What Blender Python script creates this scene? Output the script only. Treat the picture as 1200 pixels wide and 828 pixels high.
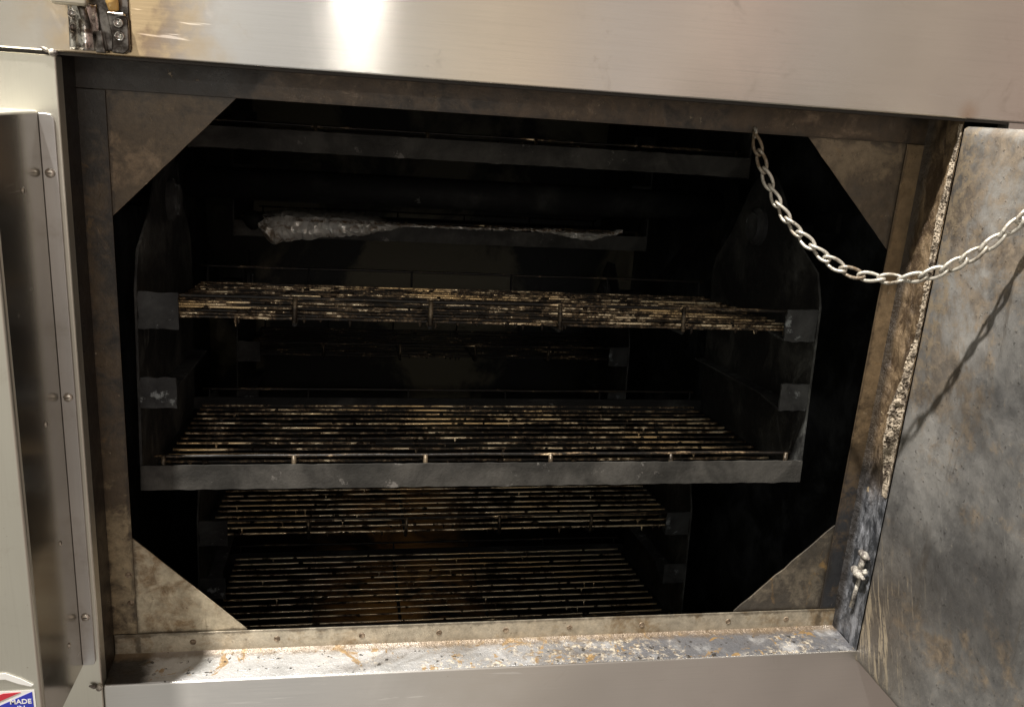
import bpy, bmesh, math, random
from mathutils import Vector, Matrix, noise as mn
random.seed(7)
S = bpy.context.scene
for o in list(bpy.data.objects): bpy.data.objects.remove(o)
COL = S.collection

# ---------------------------------------------------------------- camera
cam = bpy.data.cameras.new('camera'); camo = bpy.data.objects.new('camera', cam); COL.objects.link(camo)
cam.sensor_width = 36; cam.lens = 36*1014.74/1200; cam.clip_start = .02; cam.clip_end = 100
R_ = [[0.9841072, 0.0181426, 0.1766461], [-0.1643143, -0.2841625, 0.9445912], [0.0673335, -0.9586045, -0.2766653]]
camo.matrix_world = Matrix(((R_[0][0], -R_[0][1], -R_[0][2], -.2039084),
                            (R_[1][0], -R_[1][1], -R_[1][2], -.9593379),
                            (R_[2][0], -R_[2][1], -R_[2][2], .7100070), (0, 0, 0, 1)))
S.camera = camo
S.view_settings.view_transform = 'Standard'; S.view_settings.look = 'None'
S.view_settings.exposure = 0; S.view_settings.gamma = 1

# ---------------------------------------------------------------- node helpers
class NT:
    def __init__(s, tree): s.t = tree; s.t.nodes.clear()
    def n(s, typ, **kw):
        nd = s.t.nodes.new(typ)
        for k, v in kw.items():
            if k.startswith('i_'):
                key = k[2:]; key = int(key) if key.isdigit() else key.replace('_', ' ')
                s.set(nd.inputs[key], v)
            else: setattr(nd, k, v)
        return nd
    def set(s, inp, v):
        if hasattr(v, 'is_output') or isinstance(v, bpy.types.NodeSocket): s.t.links.new(v, inp)
        else:
            if isinstance(v, (tuple, list)) and len(v) == 3 and inp.type == 'RGBA': v = (*v, 1)
            inp.default_value = v
    def math(s, op, a, b=0., c=0., clamp=False):
        m = s.n('ShaderNodeMath', operation=op, use_clamp=clamp)
        s.set(m.inputs[0], a); s.set(m.inputs[1], b); s.set(m.inputs[2], c); return m.outputs[0]
    def noise(s, vec, scale, detail=4, rough=.55, dist=0., st=(1, 1, 1), off=(0, 0, 0), ct=1):
        mp = s.n('ShaderNodeMapping'); s.set(mp.inputs[0], vec); mp.inputs['Scale'].default_value = st; mp.inputs['Location'].default_value = off
        nd = s.n('ShaderNodeTexNoise'); s.set(nd.inputs['Vector'], mp.outputs[0])
        nd.inputs['Scale'].default_value = scale; nd.inputs['Detail'].default_value = detail
        nd.inputs['Roughness'].default_value = rough; nd.inputs['Distortion'].default_value = dist
        return s.math('MULTIPLY_ADD', nd.outputs[0], ct, .5-.5*ct) if ct != 1 else nd.outputs[0]
    def voro(s, vec, scale, st=(1, 1, 1)):
        mp = s.n('ShaderNodeMapping'); s.set(mp.inputs[0], vec); mp.inputs['Scale'].default_value = st
        nd = s.n('ShaderNodeTexVoronoi'); s.set(nd.inputs['Vector'], mp.outputs[0]); nd.inputs['Scale'].default_value = scale
        return nd.outputs['Distance']
    def ss(s, v, lo, hi):   # smoothstep
        m = s.n('ShaderNodeMapRange', interpolation_type='SMOOTHSTEP'); s.set(m.inputs[0], v)
        m.inputs[1].default_value = lo; m.inputs[2].default_value = hi; return m.outputs[0]
    def lin(s, v, a, b, c, d):
        m = s.n('ShaderNodeMapRange'); s.set(m.inputs[0], v)
        for i, q in zip((1, 2, 3, 4), (a, b, c, d)): m.inputs[i].default_value = q
        return m.outputs[0]
    def mix(s, f, a, b):
        m = s.n('ShaderNodeMix', data_type='RGBA'); s.set(m.inputs[0], f); s.set(m.inputs[6], a); s.set(m.inputs[7], b); return m.outputs[2]
    def mf(s, f, a, b):
        m = s.n('ShaderNodeMix', data_type='FLOAT'); s.set(m.inputs[0], f); s.set(m.inputs[2], a); s.set(m.inputs[3], b); return m.outputs[0]
    def bump(s, h, strength, dist, nrm=None):
        b = s.n('ShaderNodeBump'); s.set(b.inputs['Height'], h); b.inputs['Strength'].default_value = strength; b.inputs['Distance'].default_value = dist
        if nrm is not None: s.set(b.inputs['Normal'], nrm)
        return b.outputs[0]
    def xyz(s, vec):
        x = s.n('ShaderNodeSeparateXYZ'); s.set(x.inputs[0], vec); return x.outputs

def mat(name, fn):
    m = bpy.data.materials.new(name); m.use_nodes = True; t = NT(m.node_tree)
    co = t.n('ShaderNodeTexCoord').outputs['Object']
    b = t.n('ShaderNodeBsdfPrincipled'); out = t.n('ShaderNodeOutputMaterial'); t.t.links.new(b.outputs[0], out.inputs[0])
    d = fn(t, co)
    for k, v in d.items(): t.set(b.inputs[k], v)
    return m

# ---------------------------------------------------------------- world (the room around the smoker) and lamps
w = bpy.data.worlds.new('World'); S.world = w; w.use_nodes = True; t = NT(w.node_tree)
g = t.n('ShaderNodeTexCoord').outputs['Generated']; x, y, z = t.xyz(g)
rp = t.n('ShaderNodeValToRGB'); t.set(rp.inputs[0], t.lin(x, -1, 1, 0, 1))
cr = rp.color_ramp
stops = [(0, (.53, .495, .41)), (.25, (.53, .495, .41)), (.33, (.52, .48, .40)), (.39, (.57, .545, .50)), (.43, (.62, .61, .59)), (.48, (.57, .555, .535)), (.51, (.55, .52, .475)), (.54, (.54, .47, .385)), (.57, (.58, .485, .375)),
         (.605, (.49, .395, .31)), (.63, (.43, .385, .355)), (.68, (.49, .395, .33)), (.70, (.52, .395, .335)), (.73, (.39, .34, .305)), (.77, (.44, .36, .295)), (.80, (.37, .295, .25)), (.84, (.46, .32, .265)), (1, (.34, .26, .21))]
cr.elements[0].position = 0; cr.elements[0].color = (*stops[0][1], 1); cr.elements[1].position = 1; cr.elements[1].color = (*stops[-1][1], 1)
for p, c in stops[1:-1]: e = cr.elements.new(p); e.color = (*c, 1)
zf = t.lin(z, -.7, .1, .70, 1.0)
nz = t.lin(t.noise(g, 2.2, 3, .5), .3, .7, .8, 1.15)
zf = t.math('MULTIPLY', t.math('MULTIPLY', zf, nz), t.lin(y, -.95, -.45, 1.95, .75))
bg = t.n('ShaderNodeBackground'); t.set(bg.inputs[0], rp.outputs[0]); t.set(bg.inputs[1], t.math('MULTIPLY', zf, .80))
o_ = t.n('ShaderNodeOutputWorld'); t.t.links.new(bg.outputs[0], o_.inputs[0])

def lamp(name, loc, power, size, color, target):
    l = bpy.data.lights.new(name, 'SPOT'); l.energy = power; l.shadow_soft_size = size; l.color = color
    l.spot_size = math.radians(120); l.spot_blend = .6
    o = bpy.data.objects.new(name, l); COL.objects.link(o); o.location = loc
    o.rotation_euler = (Vector(target)-Vector(loc)).to_track_quat('-Z', 'Y').to_euler(); return o
lamp('ceiling_lamp', (-1.1, -.80, 3.5), 1250, .05, (1, .95, .88), (.1, 0, .3))
lamp('added_front_lamp', (-.215, -1.55, 1.13), 5, .01, (1, .96, .9), (0, .1, .3))  # unseen lamp added for the panel streak and the light inside

# ---------------------------------------------------------------- object helpers
def P(o, label=None, cat=None, group=None, kind=None):
    for k, v in (('label', label), ('category', cat), ('group', group), ('kind', kind)):
        if v: o[k] = v
    return o
def thing(name, loc, label, cat, group=None, rot=None):
    o = bpy.data.objects.new(name, None); COL.objects.link(o); o.location = loc; o.empty_display_size = .05
    if rot is not None: o.rotation_euler = rot
    return P(o, label, cat, group)
def part(name, bm, m, parent=None, off=(0, 0, 0), smooth=False, label=None, bevel=0, seg=2):
    me = bpy.data.meshes.new(name)
    if bevel: pass
    bmesh.ops.translate(bm, verts=bm.verts, vec=-Vector(off))
    bmesh.ops.recalc_face_normals(bm, faces=bm.faces)
    for f in bm.faces: f.smooth = smooth
    bm.to_mesh(me); bm.free()
    for k in (m if isinstance(m, (list, tuple)) else [m]): me.materials.append(k)
    o = bpy.data.objects.new(name, me); COL.objects.link(o); o.parent = parent
    if bevel:
        md = o.modifiers.new('bevel', 'BEVEL'); md.width = bevel; md.segments = seg; md.limit_method = 'ANGLE'; md.angle_limit = math.radians(40)
        if smooth is False:
            for p in me.polygons: p.use_smooth = True
            md.harden_normals = True
    if label: o['label'] = label
    return o
def box(bm, x0, x1, y0, y1, z0, z1, mi=0):
    vs = [bm.verts.new(v) for v in ((x0, y0, z0), (x1, y0, z0), (x1, y1, z0), (x0, y1, z0), (x0, y0, z1), (x1, y0, z1), (x1, y1, z1), (x0, y1, z1))]
    for f in ((0, 3, 2, 1), (4, 5, 6, 7), (0, 1, 5, 4), (1, 2, 6, 5), (2, 3, 7, 6), (3, 0, 4, 7)):
        fc = bm.faces.new([vs[i] for i in f]); fc.material_index = mi
def bx(*a):
    bm = bmesh.new(); box(bm, *a); return bm
def prism(bm, pts, d0, d1, axis='y', mi=0):
    """pts 2-D outline extruded along an axis: 'y' uses (x,z); 'x' uses (y,z); 'z' uses (x,y)."""
    def mk(p, d): return {'y': (p[0], d, p[1]), 'x': (d, p[0], p[1]), 'z': (p[0], p[1], d)}[axis]
    a = [bm.verts.new(mk(p, d0)) for p in pts]; b = [bm.verts.new(mk(p, d1)) for p in pts]
    n = len(pts); fs = [bm.faces.new(a), bm.faces.new(b[::-1])]
    for i in range(n): fs.append(bm.faces.new((a[i], b[i], b[(i+1) % n], a[(i+1) % n])))
    for f in fs: f.material_index = mi
def tube(bm, pts, r, n=8, rad=None, cap=True, closed=False, mi=0):
    pts = [Vector(p) for p in pts]; rings = []; up = None
    N = len(pts)
    for i, p in enumerate(pts):
        if closed: d = pts[(i+1) % N]-pts[i-1]
        else: d = pts[min(i+1, N-1)]-pts[max(i-1, 0)]
        d.normalize()
        if up is None: up = Vector((0, 0, 1)) if abs(d.z) < .9 else Vector((1, 0, 0))
        a = d.cross(up).normalized(); up = a.cross(d).normalized()
        rr = rad[i] if rad else r
        rings.append([bm.verts.new(p+a*math.cos(2*math.pi*k/n)*rr+up*math.sin(2*math.pi*k/n)*rr) for k in range(n)])
    for i in range(N if closed else N-1):
        A, B = rings[i], rings[(i+1) % N]
        sh = 0
        if closed and i == N-1:
            sh = min(range(n), key=lambda s: sum((A[k].co-B[(k+s) % n].co).length for k in range(n)))
        for k in range(n):
            f = bm.faces.new((A[k], A[(k+1) % n], B[(k+1+sh) % n], B[(k+sh) % n])); f.material_index = mi
    if cap and not closed: bm.faces.new(rings[0][::-1]).material_index = mi; bm.faces.new(rings[-1]).material_index = mi
def lathe(bm, prof, origin, axis, n=24, mi=0):
    """profile [(r, h)] revolved about an axis vector from origin."""
    ax = Vector(axis).normalized(); u = ax.orthogonal().normalized(); v = ax.cross(u); o = Vector(origin); rings = []
    for r, h in prof:
        if r < 1e-6: rings.append([bm.verts.new(o+ax*h)])
        else: rings.append([bm.verts.new(o+ax*h+u*math.cos(2*math.pi*k/n)*r+v*math.sin(2*math.pi*k/n)*r) for k in range(n)])
    for A, B in zip(rings, rings[1:]):
        for k in range(n):
            if len(A) == 1 and len(B) == 1: continue
            if len(A) == 1: f = bm.faces.new((A[0], B[k], B[(k+1) % n]))
            elif len(B) == 1: f = bm.faces.new((A[k], A[(k+1) % n], B[0]))
            else: f = bm.faces.new((A[k], A[(k+1) % n], B[(k+1) % n], B[k]))
            f.material_index = mi
    for rg, fl in ((rings[0], 1), (rings[-1], 0)):
        if len(rg) > 1: bm.faces.new(rg[::-1] if fl else rg).material_index = mi
def gridplane(nx, nz, fn):
    bm = bmesh.new(); V = [[bm.verts.new(fn(i/nx, j/nz)) for i in range(nx+1)] for j in range(nz+1)]
    for j in range(nz):
        for i in range(nx): bm.faces.new((V[j][i], V[j][i+1], V[j+1][i+1], V[j+1][i]))
    return bm

# ---------------------------------------------------------------- materials
CO = Vector((0, .75, -.6))      # base point of the smoker; its parts' object coordinates are relative to it
def W2(t, co):                  # object coordinates back to place coordinates (x right, y into the smoker, z up)
    a = t.n('ShaderNodeVectorMath', operation='ADD'); t.set(a.inputs[0], co); a.inputs[1].default_value = CO; return a.outputs[0]

def stainless(rough=.30, base=(.66, .63, .58), tint=True, aniso=.75, tan=(1, 0, 0), st=(1, 30, 60), grime=0.0, wave=.25):
    def f(t, co):
        p = W2(t, co); x, y, z = t.xyz(p)
        br = t.noise(p, 9, 6, .7, st=st)
        big = t.noise(p, 3.2, 3, .5, off=(3, 1, 7))
        c = t.mix(t.ss(big, .38, .68), tuple(k*.86 for k in base), base)
        c = t.mix(t.math('MULTIPLY', t.ss(br, .45, .75), .22), c, tuple(k*.75 for k in base))
        r = t.math('ADD', t.lin(br, .3, .7, rough*.9, rough*1.15), t.math('MULTIPLY', t.ss(t.noise(p, 6, 5, .6, dist=.6), .5, .75), .07))
        if tint:   # heat and grease stain round the latch
            dx = t.math('ADD', x, .43); dz = t.math('SUBTRACT', z, .765)
            rr = t.math('SQRT', t.math('ADD', t.math('MULTIPLY', dx, dx), t.math('MULTIPLY', t.math('MULTIPLY', dz, dz), .5)))
            n2 = t.noise(p, 22, 5, .6)
            k = t.math('MULTIPLY', t.ss(t.math('ADD', rr, t.math('MULTIPLY', n2, .11)), .165, .075), .85)
            c = t.mix(k, c, t.mix(t.ss(n2, .45, .62), (.52, .37, .19), (.24, .14, .065)))
            dx2 = t.math('SUBTRACT', x, .5); dz2 = t.math('SUBTRACT', z, .735)
            r2 = t.math('SQRT', t.math('ADD', t.math('MULTIPLY', dx2, dx2), t.math('MULTIPLY', dz2, dz2)))
            c = t.mix(t.math('MULTIPLY', t.ss(t.math('ADD', r2, t.math('MULTIPLY', n2, .03)), .034, .014), .5), c, (.42, .24, .11))
        scr = t.math('MULTIPLY', t.ss(t.noise(p, 7, 3, .6, .8, st=(1, 1, 16), off=(4, 4, 4), ct=1.5), .74, .80), t.ss(big, .4, .6))
        r = t.math('ADD', r, t.math('MULTIPLY', scr, .10)); c = t.mix(t.math('MULTIPLY', scr, .15), c, (.9, .88, .84))
        smg = t.ss(t.noise(p, 15, 7, .7, .8, off=(8, 1, 2), ct=1.6), .60, .85)
        r = t.math('ADD', r, t.math('MULTIPLY', smg, .10)); c = t.mix(t.math('MULTIPLY', smg, .20), c, (.34, .29, .23))
        sp = t.ss(t.noise(p, 260, 2, .5), .74, .79)
        c = t.mix(t.math('MULTIPLY', sp, .5), c, (.25, .17, .1))
        if grime: c = t.mix(t.math('MULTIPLY', t.ss(t.noise(p, 14, 5, .65), .5, .7), grime), c, (.22, .17, .12))
        cmb = t.n('ShaderNodeCombineXYZ'); [t.set(cmb.inputs[i], tan[i]) for i in range(3)]
        return {'Base Color': c, 'Metallic': .94, 'Roughness': r, 'Anisotropic': aniso, 'Anisotropic Rotation': .25, 'Tangent': cmb.outputs[0],
                'Normal': t.bump(br, .10, .0006, t.bump(t.noise(p, 5, 2, .5), wave, .004))}
    return f
M = {}
M['stainless'] = mat('brushed_stainless', stainless(.15, aniso=1.0, wave=.04))
M['stainless_lower'] = mat('brushed_stainless_lower', stainless(.36, (.66, .64, .61), False))
M['stainless_side'] = mat('polished_stainless_side', stainless(.17, (.50, .49, .45), False, .3, (0, 1, 0), (1, 60, 10)))
M['stainless_strip'] = mat('dull_stainless_strip', stainless(.42, (.60, .59, .58), False, .3, (0, 0, 1), (40, 40, 1), .25))
M['stainless_box'] = mat('satin_stainless_front', stainless(.40, (.72, .70, .62), False, .4, (0, 0, 1), (50, 50, 1)))

def frame_metal(clean, brown, dark, zk, zc, bias, rust=.3, seed=0, metal=.35, rough=.36, corner=0., fleck=.7):
    """Smoke-stained steel: clean metal, brown smoke varnish, black soot; the dark share grows upward with slope zk about zc."""
    def f(t, co):
        p = W2(t, co); x, y, z = t.xyz(p); o = (seed, seed*.7, seed*1.3)
        n1 = t.noise(p, 6, 10, .66, .35, off=o, ct=2.0); n2 = t.noise(p, 34, 9, .72, .5, off=o, ct=2.0); n3 = t.noise(p, 150, 5, .7, off=o)
        lv = t.math('ADD', t.math('MULTIPLY', t.math('SUBTRACT', z, zc), zk), bias-.05)
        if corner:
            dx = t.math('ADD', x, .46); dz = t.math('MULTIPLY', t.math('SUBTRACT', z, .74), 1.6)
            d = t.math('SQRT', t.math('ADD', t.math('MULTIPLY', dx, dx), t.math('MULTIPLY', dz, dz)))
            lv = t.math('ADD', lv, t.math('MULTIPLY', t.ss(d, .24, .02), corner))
        s = t.math('ADD', t.math('ADD', t.math('MULTIPLY', n1, .60), t.math('MULTIPLY', n2, .42)), lv)
        c = t.mix(t.ss(s, .34, .56), clean, brown)
        c = t.mix(t.ss(s, .60, .80), c, dark)
        mott = t.lin(t.noise(p, 80, 6, .75, off=(o[1], 3, 2), ct=1.8), 0, 1, .48, 1.30)
        mm = t.n('ShaderNodeVectorMath', operation='SCALE'); t.set(mm.inputs[0], c); t.set(mm.inputs['Scale'], mott); c = mm.outputs[0]
        rs = t.ss(t.noise(p, 19, 8, .75, 1., off=(seed+4, 2, 1), ct=1.6), .66-.07*(rust > .9), .76+.02*(rust > .9))
        c = t.mix(t.math('MULTIPLY', rs, rust), c, t.mix(n2, (.34, .22, .09), (.17, .09, .03)))
        fl = t.math('MULTIPLY', t.ss(t.noise(p, 75, 6, .75, off=(seed, 9, 3), ct=1.5), .71, .77), t.ss(n1, .35, .6))
        c = t.mix(t.math('MULTIPLY', fl, fleck), c, (.36, .30, .22))
        st_ = t.ss(t.noise(p, 40, 6, .7, .6, st=(1, 1, .22), off=(seed+1, 0, 0), ct=1.5), .66, .80)
        c = t.mix(t.math('MULTIPLY', st_, .45), c, tuple(k*.45 for k in brown))
        sp = t.ss(n3, .64, .70); c = t.mix(t.math('MULTIPLY', sp, .8), c, tuple(k*.3 for k in brown))
        ax_ = t.math('ABSOLUTE', t.math('SUBTRACT', t.math('ABSOLUTE', x), .472)); d1 = t.math('ABSOLUTE', t.math('SUBTRACT', z, .695)); d2 = t.math('ABSOLUTE', t.math('SUBTRACT', z, .029)); d3 = t.math('ABSOLUTE', t.math('SUBTRACT', t.math('ABSOLUTE', x), .502))
        dm = t.math('MINIMUM', t.math('MINIMUM', ax_, d1), t.math('MINIMUM', d2, d3))
        sm = t.ss(t.math('SUBTRACT', dm, t.math('MULTIPLY', t.math('SUBTRACT', n2, .5), .009)), .0045, .0005)
        c = t.mix(t.math('MULTIPLY', sm, .55), c, (.022, .016, .011))
        h = t.math('ADD', t.math('ADD', t.math('MULTIPLY', n2, .5), t.math('MULTIPLY', n3, .6)), fl)
        return {'Base Color': c, 'Metallic': t.mf(t.ss(s, .45, .75), metal, .05), 'Roughness': t.lin(n2, .1, .9, rough-.14, rough+.15),
                'Normal': t.bump(h, .38, .0014)}
    return f
FM = lambda k, n, *a, **kw: M.__setitem__(k, mat(n, frame_metal(*a, **kw)))
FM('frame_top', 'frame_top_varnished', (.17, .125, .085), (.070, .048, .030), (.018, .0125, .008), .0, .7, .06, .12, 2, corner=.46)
FM('frame_left', 'frame_left_smoked', (.30, .235, .145), (.085, .060, .036), (.028, .023, .018), .75, .22, .04, .25, 5, corner=.0)
FM('frame_right', 'frame_right_smoked', (.22, .155, .09), (.10, .07, .042), (.026, .026, .028), -1.1, .34, .02, .25, 9)
FM('frame_bottom', 'frame_bottom_strip', (.50, .44, .34), (.30, .22, .13), (.12, .08, .05), 0, 0, -.10, .5, 12, metal=.45, rough=.42)
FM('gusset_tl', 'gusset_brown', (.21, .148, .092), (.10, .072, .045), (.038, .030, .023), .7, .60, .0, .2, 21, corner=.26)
FM('gusset_tr', 'gusset_grey_brown', (.20, .155, .105), (.095, .073, .053), (.045, .040, .035), .2, .62, .06, .2, 25)
FM('gusset_bl', 'gusset_cream', (.50, .43, .31), (.26, .18, .10), (.06, .04, .025), 0, .1, -.03, .3, 31, metal=.4, rough=.45)
FM('gusset_br', 'gusset_dark_rusty', (.19, .16, .12), (.070, .060, .048), (.028, .027, .027), .3, .08, .08, .95, 36, metal=.4, rough=.42)
FM('jamb_left', 'jamb_left_soot_shade', (.10, .07, .045), (.022, .017, .013), (.006, .005, .005), .7, .15, .16, .15, 41, fleck=0)  # the jamb's shade is painted into these near-black colours, along with soot
FM('jamb_top', 'jamb_top_soot', (.12, .09, .07), (.05, .04, .03), (.02, .017, .015), 0, .2, .15, .1, 44)

def jamb_right(t, co):
    p = W2(t, co); x, y, z = t.xyz(p)
    n1 = t.noise(p, 9, 8, .65, .5, st=(1, 1, .5)); n2 = t.noise(p, 42, 8, .75, .4, st=(1, 1, .5), ct=1.3); n3 = t.noise(p, 170, 5, .7)
    brown = t.mix(t.ss(n2, .4, .62), (.075, .05, .03), (.22, .155, .09))
    blue = t.mix(t.ss(n2, .38, .66), (.065, .07, .08), (.33, .34, .37))
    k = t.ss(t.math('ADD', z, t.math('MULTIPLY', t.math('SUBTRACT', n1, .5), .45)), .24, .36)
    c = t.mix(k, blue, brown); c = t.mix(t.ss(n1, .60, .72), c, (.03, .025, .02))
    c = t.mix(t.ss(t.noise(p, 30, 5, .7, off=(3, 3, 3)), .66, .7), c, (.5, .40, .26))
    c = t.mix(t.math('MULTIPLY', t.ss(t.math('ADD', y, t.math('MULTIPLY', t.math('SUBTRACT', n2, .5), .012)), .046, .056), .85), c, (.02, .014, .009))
    return {'Base Color': c, 'Metallic': t.mf(k, .55, .15), 'Roughness': t.lin(n2, .3, .7, .28, .6),
            'Normal': t.bump(t.math('ADD', n2, t.math('MULTIPLY', n3, .5)), .9, .004)}
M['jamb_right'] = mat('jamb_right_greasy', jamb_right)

def ledge(t, co):
    p = W2(t, co); x, y, z = t.xyz(p)
    n1 = t.noise(p, 16, 7, .62); n2 = t.noise(p, 60, 7, .72, .4); n3 = t.noise(p, 170, 4, .7)
    right = t.ss(x, -.25, .25)
    c = t.mix(t.ss(n1, .4, .65), (.72, .72, .72), (.52, .52, .51))
    rm = t.math('MULTIPLY', right, t.ss(n1, .30, .50)); c = t.mix(t.math('MULTIPLY', rm, .85), c, (.11, .11, .125))
    mid = t.ss(x, -.30, 0.)
    cr_ = t.math('MULTIPLY', t.ss(t.noise(p, 95, 6, .75, .3, ct=1.4), .50, .58), t.ss(t.math('ADD', t.math('ADD', t.math('MULTIPLY', t.noise(p, 9, 4, .5, off=(5, 5, 0), ct=1.8), .8), t.math('MULTIPLY', mid, .30)), t.math('MULTIPLY', t.ss(x, .12, .4), -.16)), .45, .72))
    c = t.mix(t.math('MULTIPLY', cr_, .85), c, t.mix(t.ss(n3, .42, .6), (.13, .09, .05), (.66, .58, .44)))
    rust = t.ss(t.noise(p, 24, 6, .72, .8, off=(7, 0, 0), ct=1.5), .59, .64)
    c = t.mix(t.math('MULTIPLY', rust, .8), c, t.mix(n3, (.30, .15, .04), (.58, .38, .13)))
    c = t.mix(t.math('MULTIPLY', t.ss(t.noise(p, 9, 7, .7, .6, st=(.6, 1, 1), off=(0, 7, 7), ct=1.5), .56, .75), .5), c, (.12, .09, .06))
    dk = t.ss(t.noise(p, 85, 5, .65, off=(1, 5, 2)), .61, .64); c = t.mix(t.math('MULTIPLY', dk, .9), c, (.05, .045, .04))
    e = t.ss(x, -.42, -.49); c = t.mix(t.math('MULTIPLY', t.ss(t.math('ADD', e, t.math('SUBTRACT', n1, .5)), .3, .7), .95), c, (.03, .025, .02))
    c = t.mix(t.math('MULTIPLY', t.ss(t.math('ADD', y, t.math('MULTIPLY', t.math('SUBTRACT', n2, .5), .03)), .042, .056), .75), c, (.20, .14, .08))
    return {'Base Color': c, 'Metallic': t.mf(cr_, .45, .1), 'Roughness': t.mf(cr_, t.lin(n1, .3, .7, .25, .45), .8),
            'Normal': t.bump(t.math('ADD', n2, n3), .7, .0025)}
M['ledge'] = mat('ledge_grease_flakes', ledge)

def soot(dark=(.010, .010, .010), grey=(.045, .046, .046), lo=.5, hi=.75, rough=.55, pale=(.16, .165, .165), pl=.70, bs=1.0):
    def f(t, co):
        n1 = t.noise(co, 9, 7, .65, .4); n2 = t.noise(co, 55, 6, .7); n3 = t.noise(co, 240, 3, .6)
        c = t.mix(t.ss(n1, lo, hi), dark, grey)
        c = t.mix(t.ss(t.noise(co, 26, 6, .7, off=(5, 2, 8)), pl, pl+.06), c, pale)
        return {'Base Color': c, 'Metallic': 0., 'Roughness': t.lin(n2, .3, .7, rough-.1, rough+.2), 'Specular IOR Level': .15,
                'Normal': t.bump(t.math('ADD', n2, t.math('MULTIPLY', n3, .6)), .4*bs, .002)}
    return f
M['soot'] = mat('black_soot', soot((.011, .011, .011), (.038, .038, .036), .5, .75, .6, (.09, .09, .085), .66))
def plate_soot(t, co):
    x, y, z = t.xyz(co)
    n1 = t.noise(co, 9, 7, .65, .4, ct=1.4); n2 = t.noise(co, 55, 6, .7)
    c = t.mix(t.ss(n1, .4, .75), (.013, .013, .013), (.060, .060, .056))
    pm = t.math('MULTIPLY', t.ss(y, .13, .02), t.ss(t.noise(co, 17, 8, .75, .6, st=(1, 1, .5), off=(2, 1, 0), ct=1.5), .52, .78))
    c = t.mix(t.math('MULTIPLY', pm, .8), c, (.15, .155, .145))
    return {'Base Color': c, 'Roughness': t.lin(n2, .3, .7, .42, .7), 'Specular IOR Level': .3, 'Normal': t.bump(n2, .7, .003)}
M['plate'] = mat('side_plate_soot', plate_soot)
M['chamber'] = mat('chamber_soot', soot((.018, .019, .020), (.085, .092, .10), .42, .68, .34, (.06, .06, .06), .70))
M['bar_soot'] = mat('front_bar_soot', soot((.024, .023, .021), (.068, .064, .058), .40, .68, .5, (.15, .14, .13), .62))
M['block_soot'] = mat('bracket_soot', soot((.022, .022, .023), (.072, .074, .073), .38, .70, .5, (.20, .215, .22), .585))
def backwall(t, co):
    n1 = t.noise(co, 2.6, 6, .6, .5, off=(1.3, 0, .4)); n2 = t.noise(co, 40, 6, .7)
    c = t.mix(t.ss(n1, .48, .58), (.008, .008, .007), (.135, .12, .08))
    return {'Base Color': c, 'Roughness': .6, 'Normal': t.bump(n2, .6, .003)}
M['backwall'] = mat('back_wall_grease', backwall)

def rods(seed, keep):
    def f(t, co):
        n1 = t.noise(co, 12, 6, .75, .2, st=(1, 12, 1), off=(seed, 0, 0), ct=1.5); n2 = t.noise(co, 150, 4, .75, off=(0, seed, 0), ct=1.3); big = t.noise(co, 5, 3, .5, off=(seed, 3, 1))
        s = t.math('ADD', t.math('ADD', t.math('MULTIPLY', n1, .8), t.math('MULTIPLY', n2, .35)), t.math('MULTIPLY', big, .35))
        k = t.ss(s, keep+.01, keep+.07)
        glint = t.mix(t.ss(big, .45, .66), (.92, .78, .55), (.82, .58, .30))  # bright dashes: glints painted into the wire colour
        c = t.mix(t.ss(s, keep-.28, keep), (.004, .003, .0025), (.020, .015, .010)); c = t.mix(t.ss(s, keep-.075, keep-.01), c, t.mix(n2, (.075, .047, .026), (.19, .13, .075))); c = t.mix(k, c, glint)
        return {'Base Color': c, 'Metallic': t.mf(k, .0, .6), 'Specular IOR Level': .3, 'Roughness': t.mf(k, .42, .26),
                'Normal': t.bump(n2, .5, .0012)}
    return f
M['rods'] = mat('greasy_wire_glints', rods(1, .785))
M['rods_dull'] = mat('greasy_wire_charred', rods(6, .90))
M['rail'] = mat('charred_rail', rods(3, .92))
M['char'] = mat('burnt_crumbs', soot((.012, .009, .007), (.05, .036, .024), .4, .7, .5, (.10, .07, .04), .6))
M['pin'] = mat('grease_brown_pin', lambda t, co: {'Base Color': t.mix(t.ss(t.noise(co, 60, 5, .7), .4, .65), (.018, .013, .009), (.15, .115, .075)),
            'Metallic': .5, 'Roughness': .4, 'Normal': t.bump(t.noise(co, 220, 3), .6, .002)})

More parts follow.
